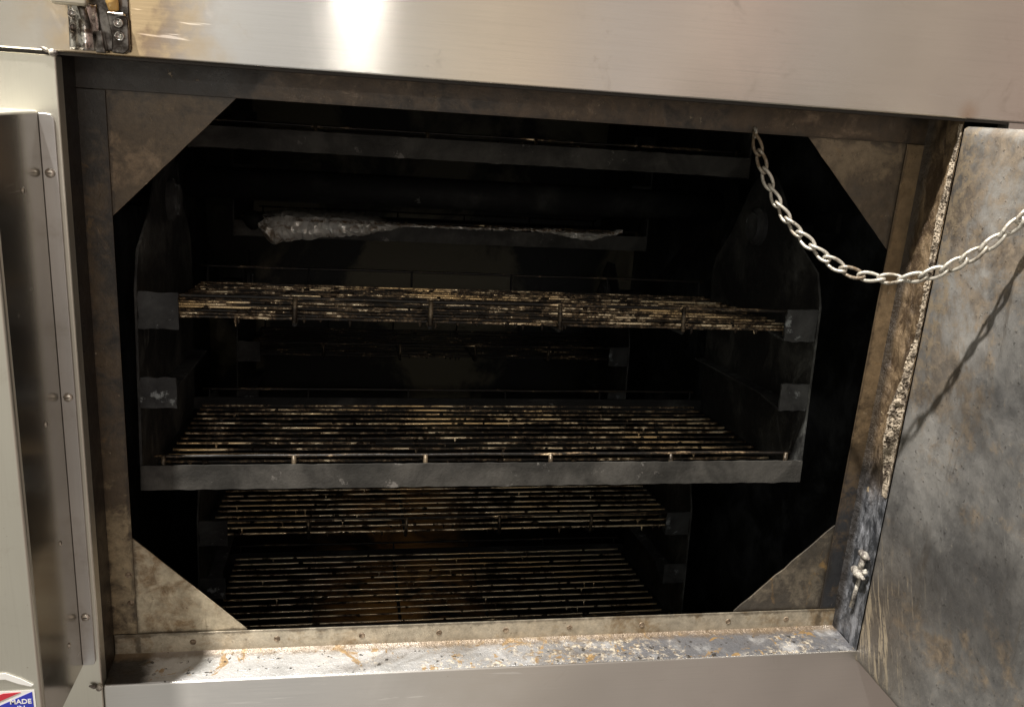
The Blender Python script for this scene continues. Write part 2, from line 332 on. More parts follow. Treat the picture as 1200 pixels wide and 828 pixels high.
def door_in(t, co):
    p = W2(t, co); x, y, z = t.xyz(p)
    n1 = t.noise(p, 3.6, 10, .62, .25, off=(2, 0, 1), ct=1.8); n2 = t.noise(p, 11, 10, .70, .25, ct=1.7); n3 = t.noise(p, 60, 8, .74, .3, ct=1.6)
    c = t.mix(t.ss(t.math('ADD', t.math('MULTIPLY', n2, .75), t.math('MULTIPLY', n3, .25)), .25, .78), (.098, .097, .096), (.235, .228, .216))
    band = t.ss(t.math('ABSOLUTE', t.math('ADD', t.math('ADD', y, .075), t.math('MULTIPLY', t.math('SUBTRACT', .52, z), -.10))), .09, .0)
    band = t.math('MULTIPLY', t.math('MULTIPLY', band, t.ss(z, .16, .40)), t.ss(n2, .22, .6))
    c = t.mix(t.math('MULTIPLY', band, .8), c, (.40, .385, .36))
    bn = t.ss(t.math('ADD', t.math('ADD', t.math('MULTIPLY', t.noise(p, 6, 9, .70, .4, off=(9, 4, 2), ct=1.7), .8), t.math('MULTIPLY', n3, .2)), t.math('MULTIPLY', t.ss(z, .2, .7), .08)), .52, .68)
    c = t.mix(t.math('MULTIPLY', bn, .62), c, t.mix(t.ss(n3, .25, .75), (.10, .068, .040), (.30, .22, .135)))
    c = t.mix(t.math('MULTIPLY', t.ss(n1, .50, .78), .50), c, (.045, .043, .042))
    dr = t.ss(t.noise(p, 26, 7, .7, .3, st=(1, 1, .14), off=(2, 5, 0), ct=1.6), .60, .78)    # vertical grease runs
    c = t.mix(t.math('MULTIPLY', dr, .45), c, (.06, .045, .03))
    mp = t.n('ShaderNodeMapping'); t.set(mp.inputs[0], p); mp.inputs['Rotation'].default_value = (math.radians(24), 0, 0)
    sw = t.noise(mp.outputs[0], 34, 8, .74, .2, st=(1, 3.2, .28), ct=1.6)
    low = t.math('MULTIPLY', t.ss(z, .26, .04), t.ss(y, -.17, -.03))
    c = t.mix(t.math('MULTIPLY', low, .5), c, (.11, .08, .05))
    c = t.mix(t.math('MULTIPLY', t.ss(t.math('ADD', sw, t.math('MULTIPLY', low, .12)), .62, .74), t.lin(low, 0, 1, .03, .9)), c, (.42, .35, .25))
    edge = t.math('MULTIPLY', t.ss(y, -.08, -.0), t.ss(z, .28, .5))
    c = t.mix(t.math('MULTIPLY', t.ss(t.math('ADD', n3, t.math('MULTIPLY', edge, .34)), .68, .95), .75), c, (.28, .225, .155))
    scr = t.ss(t.noise(p, 38, 3, .5, 2.6, st=(1, 1, .5), off=(3, 7, 1), ct=1.5), .73, .77)
    c = t.mix(t.math('MULTIPLY', t.math('MULTIPLY', scr, t.ss(n1, .5, .3)), .3), c, (.36, .33, .29))
    fs = t.ss(t.noise(mp.outputs[0], 60, 4, .6, .15, st=(1, 4, .12), off=(5, 2, 8), ct=1.6), .72, .80)
    c = t.mix(t.math('MULTIPLY', t.math('MULTIPLY', fs, t.ss(n2, .3, .6)), .30), c, (.34, .33, .31))
    n5 = t.noise(p, 150, 4, .65, off=(1, 1, 1))
    c = t.mix(t.math('MULTIPLY', t.ss(n5, .63, .68), .6), c, (.03, .027, .024)); c = t.mix(t.math('MULTIPLY', t.ss(n5, .33, .29), .45), c, (.40, .36, .30))
    h = t.math('ADD', t.math('ADD', t.math('MULTIPLY', n2, .5), t.math('MULTIPLY', n3, .4)), t.math('MULTIPLY', t.ss(n5, .6, .7), .35))
    return {'Base Color': c, 'Metallic': .3, 'Roughness': t.math('ADD', t.lin(n2, .1, .9, .26, .42), t.math('MULTIPLY', bn, .10)), 'Normal': t.bump(h, .5, .0035)}
M['door_in'] = mat('door_liner_grease', door_in)

def chainm(t, co):
    rnd = t.n('ShaderNodeObjectInfo').outputs['Random']; p = co; x, y, z = t.xyz(p)
    n = t.noise(p, 60, 6, .75, ct=1.5); d = t.math('ADD', t.math('ADD', n, t.math('MULTIPLY', t.math('SUBTRACT', rnd, .5), .35)), t.math('MULTIPLY', t.ss(z, -.055, -.02), .22))  # upper links darker: the panel's shade painted in, over random grime
    c = t.mix(t.ss(d, .40, .80), (.50, .47, .41), (.15, .11, .07))
    c = t.mix(t.math('MULTIPLY', t.ss(t.noise(p, 190, 4, .7), .56, .64), .6), c, (.07, .055, .04))
    return {'Base Color': c, 'Metallic': .45, 'Roughness': t.lin(d, .3, .8, .34, .62), 'Normal': t.bump(t.noise(p, 260, 4, .7), .5, .0012)}
M['chain'] = mat('galvanised_chain', chainm)
M['gasket'] = mat('crumbled_gasket', lambda t, co: {'Base Color': t.mix(t.ss(t.noise(co, 60, 6, .7), .38, .6), (.06, .042, .028), (.47, .395, .30)),
            'Roughness': .8, 'Normal': t.bump(t.noise(co, 180, 4, .7), 1., .005)})
M['crust'] = mat('crusted_bolt', lambda t, co: {'Base Color': t.mix(t.ss(t.noise(co, 90, 5, .7), .4, .62), (.15, .13, .12), (.66, .62, .54)),
            'Metallic': .3, 'Roughness': .5, 'Normal': t.bump(t.noise(co, 250, 4, .7), .9, .003)})
M['chrome'] = mat('polished_latch', lambda t, co: {'Base Color': t.mix(t.ss(t.noise(co, 45, 6, .7), .46, .58), (.68, .66, .63), (.09, .07, .055)),
            'Metallic': 1., 'Roughness': .16, 'Normal': t.bump(t.noise(co, 40, 3), .3, .002)})
M['latch_dark'] = mat('smoked_latch', lambda t, co: {'Base Color': t.mix(t.ss(t.noise(co, 55, 6, .7), .4, .65), (.04, .032, .027), (.24, .22, .20)),
            'Metallic': .9, 'Roughness': .28, 'Normal': t.bump(t.noise(co, 60, 4), .4, .002)})
M['lever'] = mat('grey_cast_lever', lambda t, co: {'Base Color': (.33, .30, .24), 'Metallic': .4, 'Roughness': .5, 'Normal': t.bump(t.noise(co, 120, 4), .4, .002)})
M['grease_gold'] = mat('amber_grease', lambda t, co: {'Base Color': t.mix(t.noise(co, 80, 5), (.75, .50, .18), (.40, .22, .06)), 'Roughness': .3, 'Normal': t.bump(t.noise(co, 100, 4), .5, .002)})
M['screw'] = mat('screw_steel', lambda t, co: {'Base Color': (.62, .58, .52), 'Metallic': .9, 'Roughness': .28})
M['weld'] = mat('weld_mark', lambda t, co: {'Base Color': t.mix(t.ss(t.noise(co, 160, 4), .4, .6), (.12, .085, .055), (.36, .28, .2)), 'Metallic': .4, 'Roughness': .5})
M['black_gap'] = mat('soot_seam', lambda t, co: {'Base Color': (.02, .016, .013), 'Roughness': .7})
def foilm(t, co):
    x, y, z = t.xyz(co)
    n2 = t.noise(co, 90, 5, .7, 1.)
    k = t.ss(t.noise(co, 26, 7, .75, .8, off=(3, 1, 2), ct=1.5), .50, .72)
    seam = t.ss(t.math('ABSOLUTE', t.math('SUBTRACT', z, t.lin(x, -.17, .20, .008, .009))), .005, .001)
    k = t.math('MAXIMUM', t.math('MULTIPLY', k, .8), t.math('MULTIPLY', t.math('MULTIPLY', seam, t.ss(x, -.14, -.05)), t.ss(n2, .35, .6)))
    c = t.mix(k, t.mix(t.ss(x, -.02, .10), (.95, .92, .86), (.75, .72, .66)), (.20, .12, .06))
    c = t.mix(t.math('MULTIPLY', t.ss(x, -.115, -.15), t.ss(n2, .35, .6)), c, (.25, .20, .15))
    return {'Base Color': c, 'Metallic': t.mf(k, .30, .1), 'Roughness': .24, 'Normal': t.bump(n2, .4, .002)}
M['foil'] = mat('crumpled_foil', foilm)
flat = lambda n, c, r=.35: mat(n, lambda t, co: {'Base Color': c, 'Roughness': r})
M['st_white'] = flat('sticker_white', (.82, .82, .80)); M['st_blue'] = flat('sticker_blue', (.03, .04, .42)); M['st_red'] = flat('sticker_red', (.55, .03, .05))

# ================================================================ THE SMOKER CABINET
cab = thing('smoker_cabinet', CO, 'stainless steel rotisserie smoker with its door open on a soot-blackened cooking chamber', 'smoker')
def cp(name, bm, m, parent=cab, **k): return part(name, bm, m, parent, CO, **k)
# sheets: front faces at Y=0; opening X -.5...5, Z 0...725
bm = bmesh.new()
box(bm, -1.3, 1.6, -.004, .02, .7285, 1.4)
up = cp('upper_panel', bm, M['stainless'], bevel=.0022, seg=3)
lp = cp('left_panel', bx(-1.3, -.5, 0, .0199, -.9, .7255), M['stainless_box'], bevel=.0022, seg=3)
cp('lower_panel', bx(-.4992, 1.6, 0, .0199, -.9, 0), M['stainless_lower'], bevel=.0022, seg=3)
cp('right_panel', bx(.5605, 1.6, .0005, .0199, .0008, .7278), M['stainless_lower'])
cp('seam', bx(-1.3, 1.6, .0015, .0199, .7256, .7284), M['black_gap'])
# return faces of the opening
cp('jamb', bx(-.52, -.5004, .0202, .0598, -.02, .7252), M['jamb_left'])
def rj(u, v):
    y = .0008+.059*u; z = v*.7275
    d = (mn.noise(Vector((y*40, z*30, 3)))*.0022+mn.noise(Vector((y*110, z*90, 9)))*.0016)*min(1, 12*u*(1-u))
    ease = .006*max(0, (u-.8)/.2)**2
    return Vector((.5008-d-ease, y, z))
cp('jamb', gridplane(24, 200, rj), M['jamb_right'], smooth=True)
cp('top_return', bx(-.52, .56, .0201, .0598, .7256, .745), M['jamb_top'])
def lg(u, v):
    x = -.5+1.0*u; y = .0202+.0398*v
    d = mn.noise(Vector((x*50, y*50, 0)))*.0006
    return Vector((x, y, -.0002+d*(1 if 0 < v < 1 else 0)+.004*max(0, (v-.85)/.15)**2))
lb = gridplane(160, 8, lg)
cp('sill', lb, M['ledge'], smooth=True)
# the first 2 cm of the sill is the folded edge of the lower panel: a dirty skin on top of it
cp('sill_edge', bx(-.4985, .499, .0016, .0202, -.004, .0007), M['ledge'], bevel=.0006, label='flaked stainless edge of the sill')

# frame round the octagonal opening
YF = .06
XL, XR, ZB, ZT, CUT = -.472, .472, .030, .695, .134
def strip(name, x0, x1, z0, z1, m, y=YF): return cp(name, bx(x0, x1, y, y+.0022, z0, z1), m, bevel=.0006)
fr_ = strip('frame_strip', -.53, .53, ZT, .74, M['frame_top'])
strip('frame_strip', -.53, XL, ZB+.0005, ZT-.0005, M['frame_left'])
strip('frame_strip', XR, .505, ZB+.0005, ZT-.0005, M['frame_right'])
fb = strip('frame_strip', -.5, .5, .002, ZB, M['frame_bottom'], YF-.0012)
def gus(pts, m, lab):
    bm = bmesh.new(); prism(bm, pts, YF+.0024, YF+.0046, 'y'); return cp('gusset', bm, m, bevel=.0005, label=lab)
def gp(sx, sz):
    X = XR*sx; Z = ZT if sz > 0 else ZB; e = .012
    # small waviness on the cut edge
    a = (X-sx*CUT, Z); b = (X, Z-sz*CUT); pts = [(X-sx*CUT, Z+sz*e), a]
    for i in range(1, 12):
        q = i/12; nx = mn.noise(Vector((q*9, sx*3, sz*5)))*(.0013 if (sx, sz) == (1, -1) else .0004)
        pts.append((a[0]+(b[0]-a[0])*q+nx*sx, a[1]+(b[1]-a[1])*q+nx*sz))
    pts += [b, (X+sx*e, Z-sz*CUT), (X+sx*e, Z+sz*e)]; return pts
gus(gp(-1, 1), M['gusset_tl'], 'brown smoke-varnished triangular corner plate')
gus(gp(1, 1), M['gusset_tr'], 'grey-brown triangular corner plate beside the chain')
g3 = gus(gp(-1, -1), M['gusset_bl'], 'pale cream stained triangular corner plate')
gus(gp(1, -1), M['gusset_br'], 'dark triangular corner plate with orange rust patches')
def weld(x, z, par, y, r=.0042):
    bm = bmesh.new(); lathe(bm, [(r, .0), (r*.8, .0009), (r*.45, .0004), (0, .0007)], (x, y, z), (0, -1, 0), 16)
    cp('spot_weld', bm, M['weld'], par)
for x in (-.405, -.30, -.19, -.087, .005, .095, .20, .33, .42): weld(x, .016, fb, YF-.0012)
for z in (.075, .115): weld(-.478, z, g3, YF)
# chamber
bm = bmesh.new(); X0, X1, Y0, Y1, Z0, Z1 = -.62, .62, .075, 1.55, -.45, 1.2
box(bm, X0, X1, Y0, Y1, Z0, Z1)
for f in list(bm.faces):
    c = f.calc_center_median()
    if abs(c.y-Y0) < 1e-4 or abs(c.y-Y1) < 1e-4: bmesh.ops.delete(bm, geom=[f], context='FACES_ONLY')
ch = cp('cooking_chamber', bm, M['chamber'])
cp('back_wall', bx(X0, X1, Y1, Y1+.01, Z0, Z1), M['backwall'])
# front inner wall round the frame so the chamber is closed
bm = bmesh.new(); box(bm, -.62, -.5, .0665, .0745, -.45, 1.2); box(bm, .49, .62, .0665, .0745, -.45, 1.2)
box(bm, -.4999, .4899, .0665, .0745, .72, 1.2); box(bm, -.4999, .4899, .0665, .0745, -.45, .012)
cp('inner_wall', bm, M['chamber'])
# outer casing behind the front sheets
cp('casing', bx(-.64, -.622, .021, 1.57, -.6, 1.25), M['stainless_lower']); cp('casing', bx(.622, .64, .021, 1.57, -.6, 1.25), M['stainless_lower'])
# flaky crusted gasket where the door meets the right jamb
def gk(u, v):
    z = .235+v*.487
    wd = .007+.004*mn.noise(Vector((z*22, 0, 7)))+.024*math.exp(-((z-.335)/.075)**2)+.005*math.exp(-((z-.60)/.07)**2)
    y = .0012+u*wd
    a = math.sin(math.pi*u)**.6
    fade = min(1, v*6)*(.55+.45*min(1, max(0, (.62-z)/.1)))
    n = mn.noise(Vector((y*170, z*120, 1)))+.8*mn.noise(Vector((y*420, z*330, 5)))+.5*mn.noise(Vector((y*900, z*800, 3)))
    wz = math.exp(-((z-.335)/.08)**2)
    d = a*(.0008+.0024*wz+(.0054+.001*wz)*n)*fade
    return Vector((.4995-max(-.0008, d), y+.0016*mn.noise(Vector((z*140, u*3, 7))), z))
cp('gasket', gridplane(34, 760, gk), M['gasket'], smooth=False)
# crusted hinge bolts on the right jamb
def blob(bm, c, r, ax, L, seed):
    pts = []; rad = []
    for i in range(9):
        q = i/8; pts.append(Vector(c)+Vector(ax)*L*q); rad.append(r*(.35+.65*math.sin(math.pi*min(1, .12+q*.95)))*(1+.35*mn.noise(Vector((q*5, seed, 0)))))
    tube(bm, pts, r, 10, rad)
bm = bmesh.new(); blob(bm, (.497, .030, .140), .0055, (-.1, -1, .1), .027, 1); blob(bm, (.494, .034, .1125), .0068, (-.1, -1, .02), .033, 4)
tube(bm, [(.496, .017, .142), (.495, .021, .112)], .0042, 10); blob(bm, (.494, .008, .118), .004, (0, -.3, 1), .008, 6)
tube(bm, [(.497, .020, .104), (.4965, .025, .055)], .003, 8)
hb = cp('hinge_bolt', bm, M['crust'], smooth=True)
# ---- door standing open at right angles
DX = .5012
def dsurf(u, v):
    y = .0004-u*1.0; z = -.018+v*.738
    d = mn.noise(Vector((y*14, z*14, 2)))*.0016+mn.noise(Vector((y*60, z*60, 4)))*.0006
    e = min(u*1.0, 1)/.002; et = min(v, 1-v)*.738/.012; r = 0
    m_ = min(e, et)
    if m_ < 1: r = (.0012 if e < et else .005)*(1-m_)**2
    return Vector((DX+r-d*min(1, m_), y, z))
door = cp('door', bx(DX+.010, DX+.055, -1.0, -.006, -.016, .718), M['stainless_lower'])
cp('liner', gridplane(330, 260, dsurf), M['door_in'], door, smooth=True)
# ---- projecting box left of the opening
bxo = cp('side_box', bx(-.95, -.5205, -.128, -.0006, .0285, .6715), [M['stainless_box']], bevel=.003, seg=3)
cp('side_sheet', bx(-.5205, -.5195, -.122, -.0012, .031, .669), M['stainless_side'], bxo, label='dark reflective right side of the box')
bm = bmesh.new()
pts = [(-.5194, .031)]+[(-.5048-.006+.006*math.cos(a), .0385-.006+.0-.006*math.sin(a)+.006) for a in [math.radians(90-k*22.5) for k in range(5)]]
pts = [(-.5194, .032), (-.5085, .032), (-.506, .0335), (-.5048, .037), (-.5048, .660), (-.5055, .665), (-.508, .6685), (-.512, .6695), (-.5194, .6695)]
prism(bm, pts, -.0032, -.0004, 'y'); cp('mounting_flange', bm, M['stainless_strip'], bxo, bevel=.0008)
def screw(x, z, y=-.0032):
    bm = bmesh.new(); lathe(bm, [(.0050, 0), (.0050, .0008), (.0042, .0022), (.002, .0030), (0, .0030)], (x, y, z), (0, -1, 0), 20)
    cp('screw', bm, M['screw'], bxo, smooth=True)
    bm = bmesh.new(); s = .0012
    box(bm, x-.0022, x+.0022, y-.00335, y-.0029, z-.0004, z+.0004); cp('screw_slot', bm, M['black_gap'], bxo)
for x, z in ((-.5122, .611), (-.5118, .371), (-.5118, .098)): screw(x, z)
for z in (.611, .371, .098, .25):
    bm = bmesh.new(); lathe(bm, [(.0034, 0), (.003, .0009), (.0013, .0016), (0, .0016)], (-.5195, -.05+.012*math.sin(z*9), z-.035 if z == .25 else z-.012), (1, 0, 0), 14)
    cp('rivet', bm, M['screw'], bxo, smooth=True)
# sticker, lower right corner of the box front
def sticker():
    bm = bmesh.new(); y = -.1284
    def poly(pts, yy, mi): prism(bm, pts, yy-.0003, yy, 'y', mi)
    ox, oz = -.5265, .0945       # top right corner
    poly([(ox, oz), (ox-.012, oz-.0005), (ox-.075, oz-.001), (ox-.075, oz-.066), (ox+.0005, oz-.066)], y, 0)
    poly([(ox-.0022, oz-.0022), (ox-.0735, oz-.036), (ox-.0735, oz-.0645), (ox-.0015, oz-.0645)], y-.0004, 1)
    poly([(ox-.013, oz-.0022), (ox-.030, oz-.003), (ox-.0735, oz-.021), (ox-.0735, oz-.031)], y-.0004, 2)
    return bm
st = sticker()
def text_bm(s, size, x, z, y, mi, bm):
    cu = bpy.data.curves.new('t', 'FONT'); cu.body = s; cu.size = size; cu.align_x = 'CENTER'; cu.extrude = .00008; cu.offset = size*.02
    ob = bpy.data.objects.new('t', cu); COL.objects.link(ob); bpy.context.view_layer.update()
    me = bpy.data.meshes.new_from_object(ob.evaluated_get(bpy.context.evaluated_depsgraph_get()))
    bpy.data.objects.remove(ob); n0 = len(bm.verts); nf = len(bm.faces)
    bm.from_mesh(me); bm.verts.ensure_lookup_table(); bm.faces.ensure_lookup_table()
    for v in bm.verts[n0:]: v.co = Vector((x+v.co.x, y-v.co.z, z+v.co.y))
    for f in bm.faces[nf:]: f.material_index = mi
    bpy.data.meshes.remove(me)
for s_, z_ in (('MADE', .0785), ('IN', .0705), ('USA', .0625)): text_bm(s_, .0078, -.5405, z_, -.1292, 0, st)
cp('sticker', st, [M['st_white'], M['st_blue'], M['st_red']], bxo, label='red, white and blue sticker reading MADE IN USA')
bm = bmesh.new()
prism(bm, [(-.5290, .0985), (-.5270, .1005), (-.5385, .1085), (-.552, .1155), (-.60, .1155), (-.60, .1085), (-.553, .1085), (-.541, .1025)], -.1290, -.1284, 'y')
cp('tape_edge', bm, M['st_white'], bxo, label='bright white folded strip above the sticker')

# ---- latch on the upper panel
lat = cp('latch', bx(-.482, -.4285, -.0065, -.0041, .7325, .786), M['latch_dark'], bevel=.002)
bm = bmesh.new()   # left bright tongue, bulging outwards
def tongue(u, v):
    x = -.4835+.030*u; z = .7315+.0425*v; b = math.sin(math.pi*min(1, max(0, (u-.15)/.8)))
    return Vector((x-.004*v*(u-.3), -.0068-.0035-.011*b*(.55+.45*(1-v)), z))
bm = gridplane(16, 16, tongue)
o = cp('tongue', bm, M['chrome'], lat, smooth=True); md = o.modifiers.new('s', 'SOLIDIFY'); md.thickness = .0022
cp('plate', bx(-.4835, -.4735, -.0092, -.0066, .7325, .7725), M['chrome'], lat, bevel=.0012)
bm = bmesh.new(); prism(bm, [(-.4345, .7305), (-.4285, .735), (-.4283, .762), (-.432, .7685), (-.4455, .7695), (-.4475, .765), (-.4440, .745), (-.4455, .7310)], -.0115, -.0066, 'y')
cp('plate', bm, M['latch_dark'], lat, bevel=.0015)
cp('lip', bx(-.4462, -.4300, -.0195, -.0115, .7650, .7680), M['chrome'], lat, bevel=.0011)
bm = bmesh.new(); prism(bm, [(-.4590, .7300), (-.4490, .7300), (-.4515, .7505), (-.4560, .7505)], -.017, -.0066, 'y')
cp('keeper', bm, M['latch_dark'], lat, bevel=.0015)
for x, z, y in ((-.4785, .7640, -.0092), (-.4782, .7515, -.0092), (-.4370, .7590, -.0115), (-.4366, .7470, -.0115)):
    bm = bmesh.new(); lathe(bm, [(.0049, 0), (.0049, .0012), (.0040, .0030), (.0034, .0030), (.0034, .0014), (0, .0014)], (x, y, z), (0, -1, 0), 20)
    cp('bolt', bm, M['chrome'], lat, smooth=True)
cp('lever', bx(-.4925, -.4600, -.030, -.020, .7705, .830), M['lever'], lat, bevel=.003)
bm = bmesh.new(); tube(bm, [(-.4405, -.012, .770), (-.4415, -.014, .778), (-.4440, -.013, .800)], .004, 12, [.0048, .0060, .005]); cp('grease_drip', bm, M['grease_gold'], lat, smooth=True)
bm = bmesh.new(); tube(bm, [(-.4675, -.0215, .7715), (-.4655, -.016, .758), (-.464, -.012, .742)], .0038, 10); cp('link_rod', bm, M['latch_dark'], lat, smooth=True)
# small bolt ends at the corners of the left panel
for x, z in ((-.5015, .7275), (-.5030, -.001)):
    bm = bmesh.new(); lathe(bm, [(.0042, 0), (.0042, .0025), (.003, .005), (0, .0055)], (x, 0, z), (0, -1, 0), 14); blob(bm, (x-.003, -.002, z+.001), .0026, (-1, -.2, .4), .008, 2)
    cp('corner_bolt', bm, M['crust'], smooth=True)

# ================================================================ ROTISSERIE WHEEL
AX = Vector((0, .7635, .53))
rot_ = thing('rotisserie_wheel', (0, AX.y, AX.z), 'soot-black rotisserie axle with a spoked wheel at each end, behind the racks', 'rotisserie')
bm = bmesh.new(); tube(bm, [(-.55, 0, 0), (.55, 0, 0)], .030, 24); part('axle', bm, M['soot'], rot_, smooth=True)
ORG = [(.1124, .242), (.4465, -.238), (.4465, .654), (.925, .437), (.938, -.052)]
for sx in (-1, 1):
    bm = bmesh.new(); lathe(bm, [(.07, 0), (.07, .012)], (sx*.535, 0, 0), (1, 0, 0), 32)
    for oy, oz in ORG:
        d = Vector((0, oy+.19-AX.y, oz+.32-AX.z)); n_ = d.normalized(); s_ = Vector((0, -n_.z, n_.y))*.016
        a = [Vector((sx*.535+.001, 0, 0))+s_, Vector((sx*.535+.001, 0, 0))-s_, Vector((sx*.535+.001, 0, 0))+d-s_, Vector((sx*.535+.001, 0, 0))+d+s_]
        v1 = [bm.verts.new(q) for q in a]; v2 = [bm.verts.new(q+Vector((.008, 0, 0))) for q in a]
        bm.faces.new(v1); bm.faces.new(v2[::-1])
        for i in range(4): bm.faces.new((v1[i], v2[i], v2[(i+1) % 4], v1[(i+1) % 4]))
    part('wheel', bm, M['soot'], rot_)

# ================================================================ CARRIERS AND RACKS
WD, DP, PI = .90, .373, math.pi
TIER = [(-.0297, 0.0), (.0744, .1135), (.1743, .2196)]
CGROUP, RGROUP = 'three-tier rack carriers on the rotisserie', 'wire cooking racks in the smoker'
def carrier():
    r = thing('rack_carrier', (0, 0, 0), 'x', 'rack carrier', CGROUP)
    for s in (-1, 1):
        bm = bmesh.new(); o = [(0, -.034), (-.001, .05), (-.004, .2225), (0, .236)]
        tp = [(.013, .2700), (.08, .312), (.145, .385), (.165, .405), (.225, .405), (.25, .385), (.31, .31), (.365, .262)]
        o = o+tp+[(DP, .236), (DP, -.034)]
        prism(bm, o, s*(WD/2), s*(WD/2+.0035), 'x')
        pl = part('side_plate', bm, M['plate'], r, bevel=.0008)
        bm = bmesh.new(); lathe(bm, [(.030, 0), (.030, .006), (.022, .010), (.022, .014), (0, .014)], (s*(WD/2), .205, .325), (-s, 0, 0), 28)
        part('pivot_hub', bm, M['block_soot'], pl, smooth=False)
        bm = bmesh.new(); lathe(bm, [(.011, 0), (.011, .085)], (s*(WD/2+.0036), .205, .325), (s, 0, 0), 16); part('pivot_pin', bm, M['soot'], pl)
        for k in (1, 2):
            z0, z1 = TIER[k]; bm = bmesh.new()
            w_ = .047 if k == 2 else .043
            xa, xb = sorted((s*(WD/2), s*(WD/2-w_)))
            box(bm, xa, xb, -.002, .0015, z0, z1)       # turned-up front face, caked with soot
            bmesh.ops.subdivide_edges(bm, edges=bm.edges[:], cuts=9, use_grid_fill=True)
            for v in bm.verts:
                q = v.co*1.0; v.co += Vector((mn.noise(q*90+Vector((0, 3, k)))*.0016, mn.noise(q*120+Vector((5, 0, k)))*.0011, mn.noise(q*80+Vector((s, 0, 8*k)))*.0019))
            prism(bm, [(s*(WD/2-.0002), .0015), (s*(WD/2-w_), .0015), (s*(WD/2-w_*.75), .06), (s*(WD/2-.024), .10), (s*(WD/2-.022), DP-.01), (s*(WD/2-.0002), DP-.01)], z0, z0+.003, 'z')
            part('runner', bm, M['block_soot'], r, bevel=.0008)
        bm = bmesh.new(); xa, xb = sorted((s*(WD/2-.0002), s*(WD/2-.022))); box(bm, xa, xb, .002, DP-.002, -.0265, -.0235); part('runner', bm, M['soot'], r)
    bm = bmesh.new(); n = 80
    def fb_(u, v):
        x = -WD/2-.001+(WD+.002)*u
        return Vector((x, -.0035+.0006*mn.noise(Vector((x*25, v*2, 0))), TIER[0][0]-.002+(.032)*v+.0009*mn.noise(Vector((x*60, v*9, 4)))-(1-v)*.0022*max(0, mn.noise(Vector((x*26, 1, 4)))-.15)))
    bm = gridplane(n*3, 5, fb_); ob = part('front_bar', bm, M['bar_soot'], r, smooth=False); md = ob.modifiers.new('s', 'SOLIDIFY'); md.thickness = .003; md.offset = 0
    part('rear_bar', bx(-WD/2, WD/2, DP-.003, DP, -.0297, -.004), M['soot'], r)
    return r
def rack(seed, mat_):
    rng = random.Random(seed)
    r = thing('cooking_rack', (0, 0, 0), 'x', 'cooking rack', RGROUP)
    bm = bmesh.new(); x0 = -.437; n = 14
    for i in range(n):
        y = .006+i*(DP-.016)/(n-1)+rng.uniform(-.0006, .0006); seg = 90; pts = []; rad = []
        for k in range(seg+1):
            x = x0+(-2*x0)*k/seg
            zz = .0014*mn.noise(Vector((x*2.2, i*3.1, seed)))+.0004*mn.noise(Vector((x*12, i*5, seed)))
            b = mn.noise(Vector((x*70, i*7.7, seed))); b2 = mn.noise(Vector((x*19, i*3.7, seed+9)))
            rad.append(.0018*(1+.30*max(0, b)+.40*max(0, b2))); pts.append((x, y+.0005*mn.noise(Vector((x*4, i, 0))), zz-.0006*max(0, b2)))
        tube(bm, pts, .003, 7, rad)
        # drips hanging under the wires
        for _ in range(2):
            x = rng.uniform(x0+.03, -x0-.03); h = rng.uniform(.004, .010); tube(bm, [(x, y, -.001), (x, y, -.003-h*.5), (x+.0006, y, -.003-h)], .001, 5, [.0022, .0013, .0005])
    # burnt-on lumps on the wires
    for _ in range(190):
        i = rng.randrange(n); y = .006+i*(DP-.016)/(n-1)+rng.uniform(-.003, .003); x = rng.uniform(x0+.01, -x0-.01); rr = rng.uniform(.0014, .0034)*(1 if rng.random() < .85 else 1.5)
        res = bmesh.ops.create_icosphere(bm, subdivisions=1, radius=rr)
        sc = (rng.uniform(1, 2.2), rng.uniform(.7, 1.1), rng.uniform(.5, .9))
        for v in res['verts']: v.co = Vector((x+v.co.x*sc[0]*rng.uniform(.8, 1.2), y+v.co.y*sc[1], rng.uniform(-.001, .001)+v.co.z*sc[2]))
        for v in res['verts']:
            for f in v.link_faces: f.material_index = 1
    for _ in range(30):   # drips hanging from the front wires
        y = .006+rng.randrange(2)*(DP-.016)/(n-1); x = rng.uniform(x0+.01, -x0-.01); h = rng.uniform(.001, .006); tube(bm, [(x, y, 0), (x+.0006, y, -.003-h*.5), (x, y, -.003-h)], .001, 5, [.0028, .0017, .0006], mi=1)
    part('wire_grid', bm, [mat_, M['char']], r, smooth=True)
    for y in (.0, DP-.003):
        bm = bmesh.new(); tube(bm, [(x0+(-2*x0)*k/60, y+.0006*mn.noise(Vector((k*.3, y, seed))), .0275+.0012*mn.noise(Vector((k*.11, y*9, seed)))) for k in range(61)], .0023, 7)
        part('rail', bm, M['rail'] if y > .1 else M['rods_dull'], r, smooth=True)
        for x in (-.427, -.265, -.093, .080, .2545, .428):
            bm = bmesh.new(); tl = rng.uniform(-.0015, .0015)
            bk = y > .1; tube(bm, [(x, y-.003, -.004), (x+tl*.5, y-.0035, .012), (x+tl, y-.003, .0285)], .0032, 8, [.0019, .0021, .0017] if bk else [.0030, .0034, .0028]); part('post', bm, M['soot'] if bk else M['pin'], r, smooth=True)
    for x in (-.265, -.093, .080, .2545):
        bm = bmesh.new(); tube(bm, [(x, .0, -.0062), (x, DP-.004, -.0062)], .0032, 8); part('cross_bar', bm, M['soot'], r, smooth=True)
    return r
def tree(o, parent=None):
    c = o.copy(); COL.objects.link(c); c.parent = parent
    for k in o.children: tree(k, c)
    return c
ROT = (-.0935, 0, .0085)
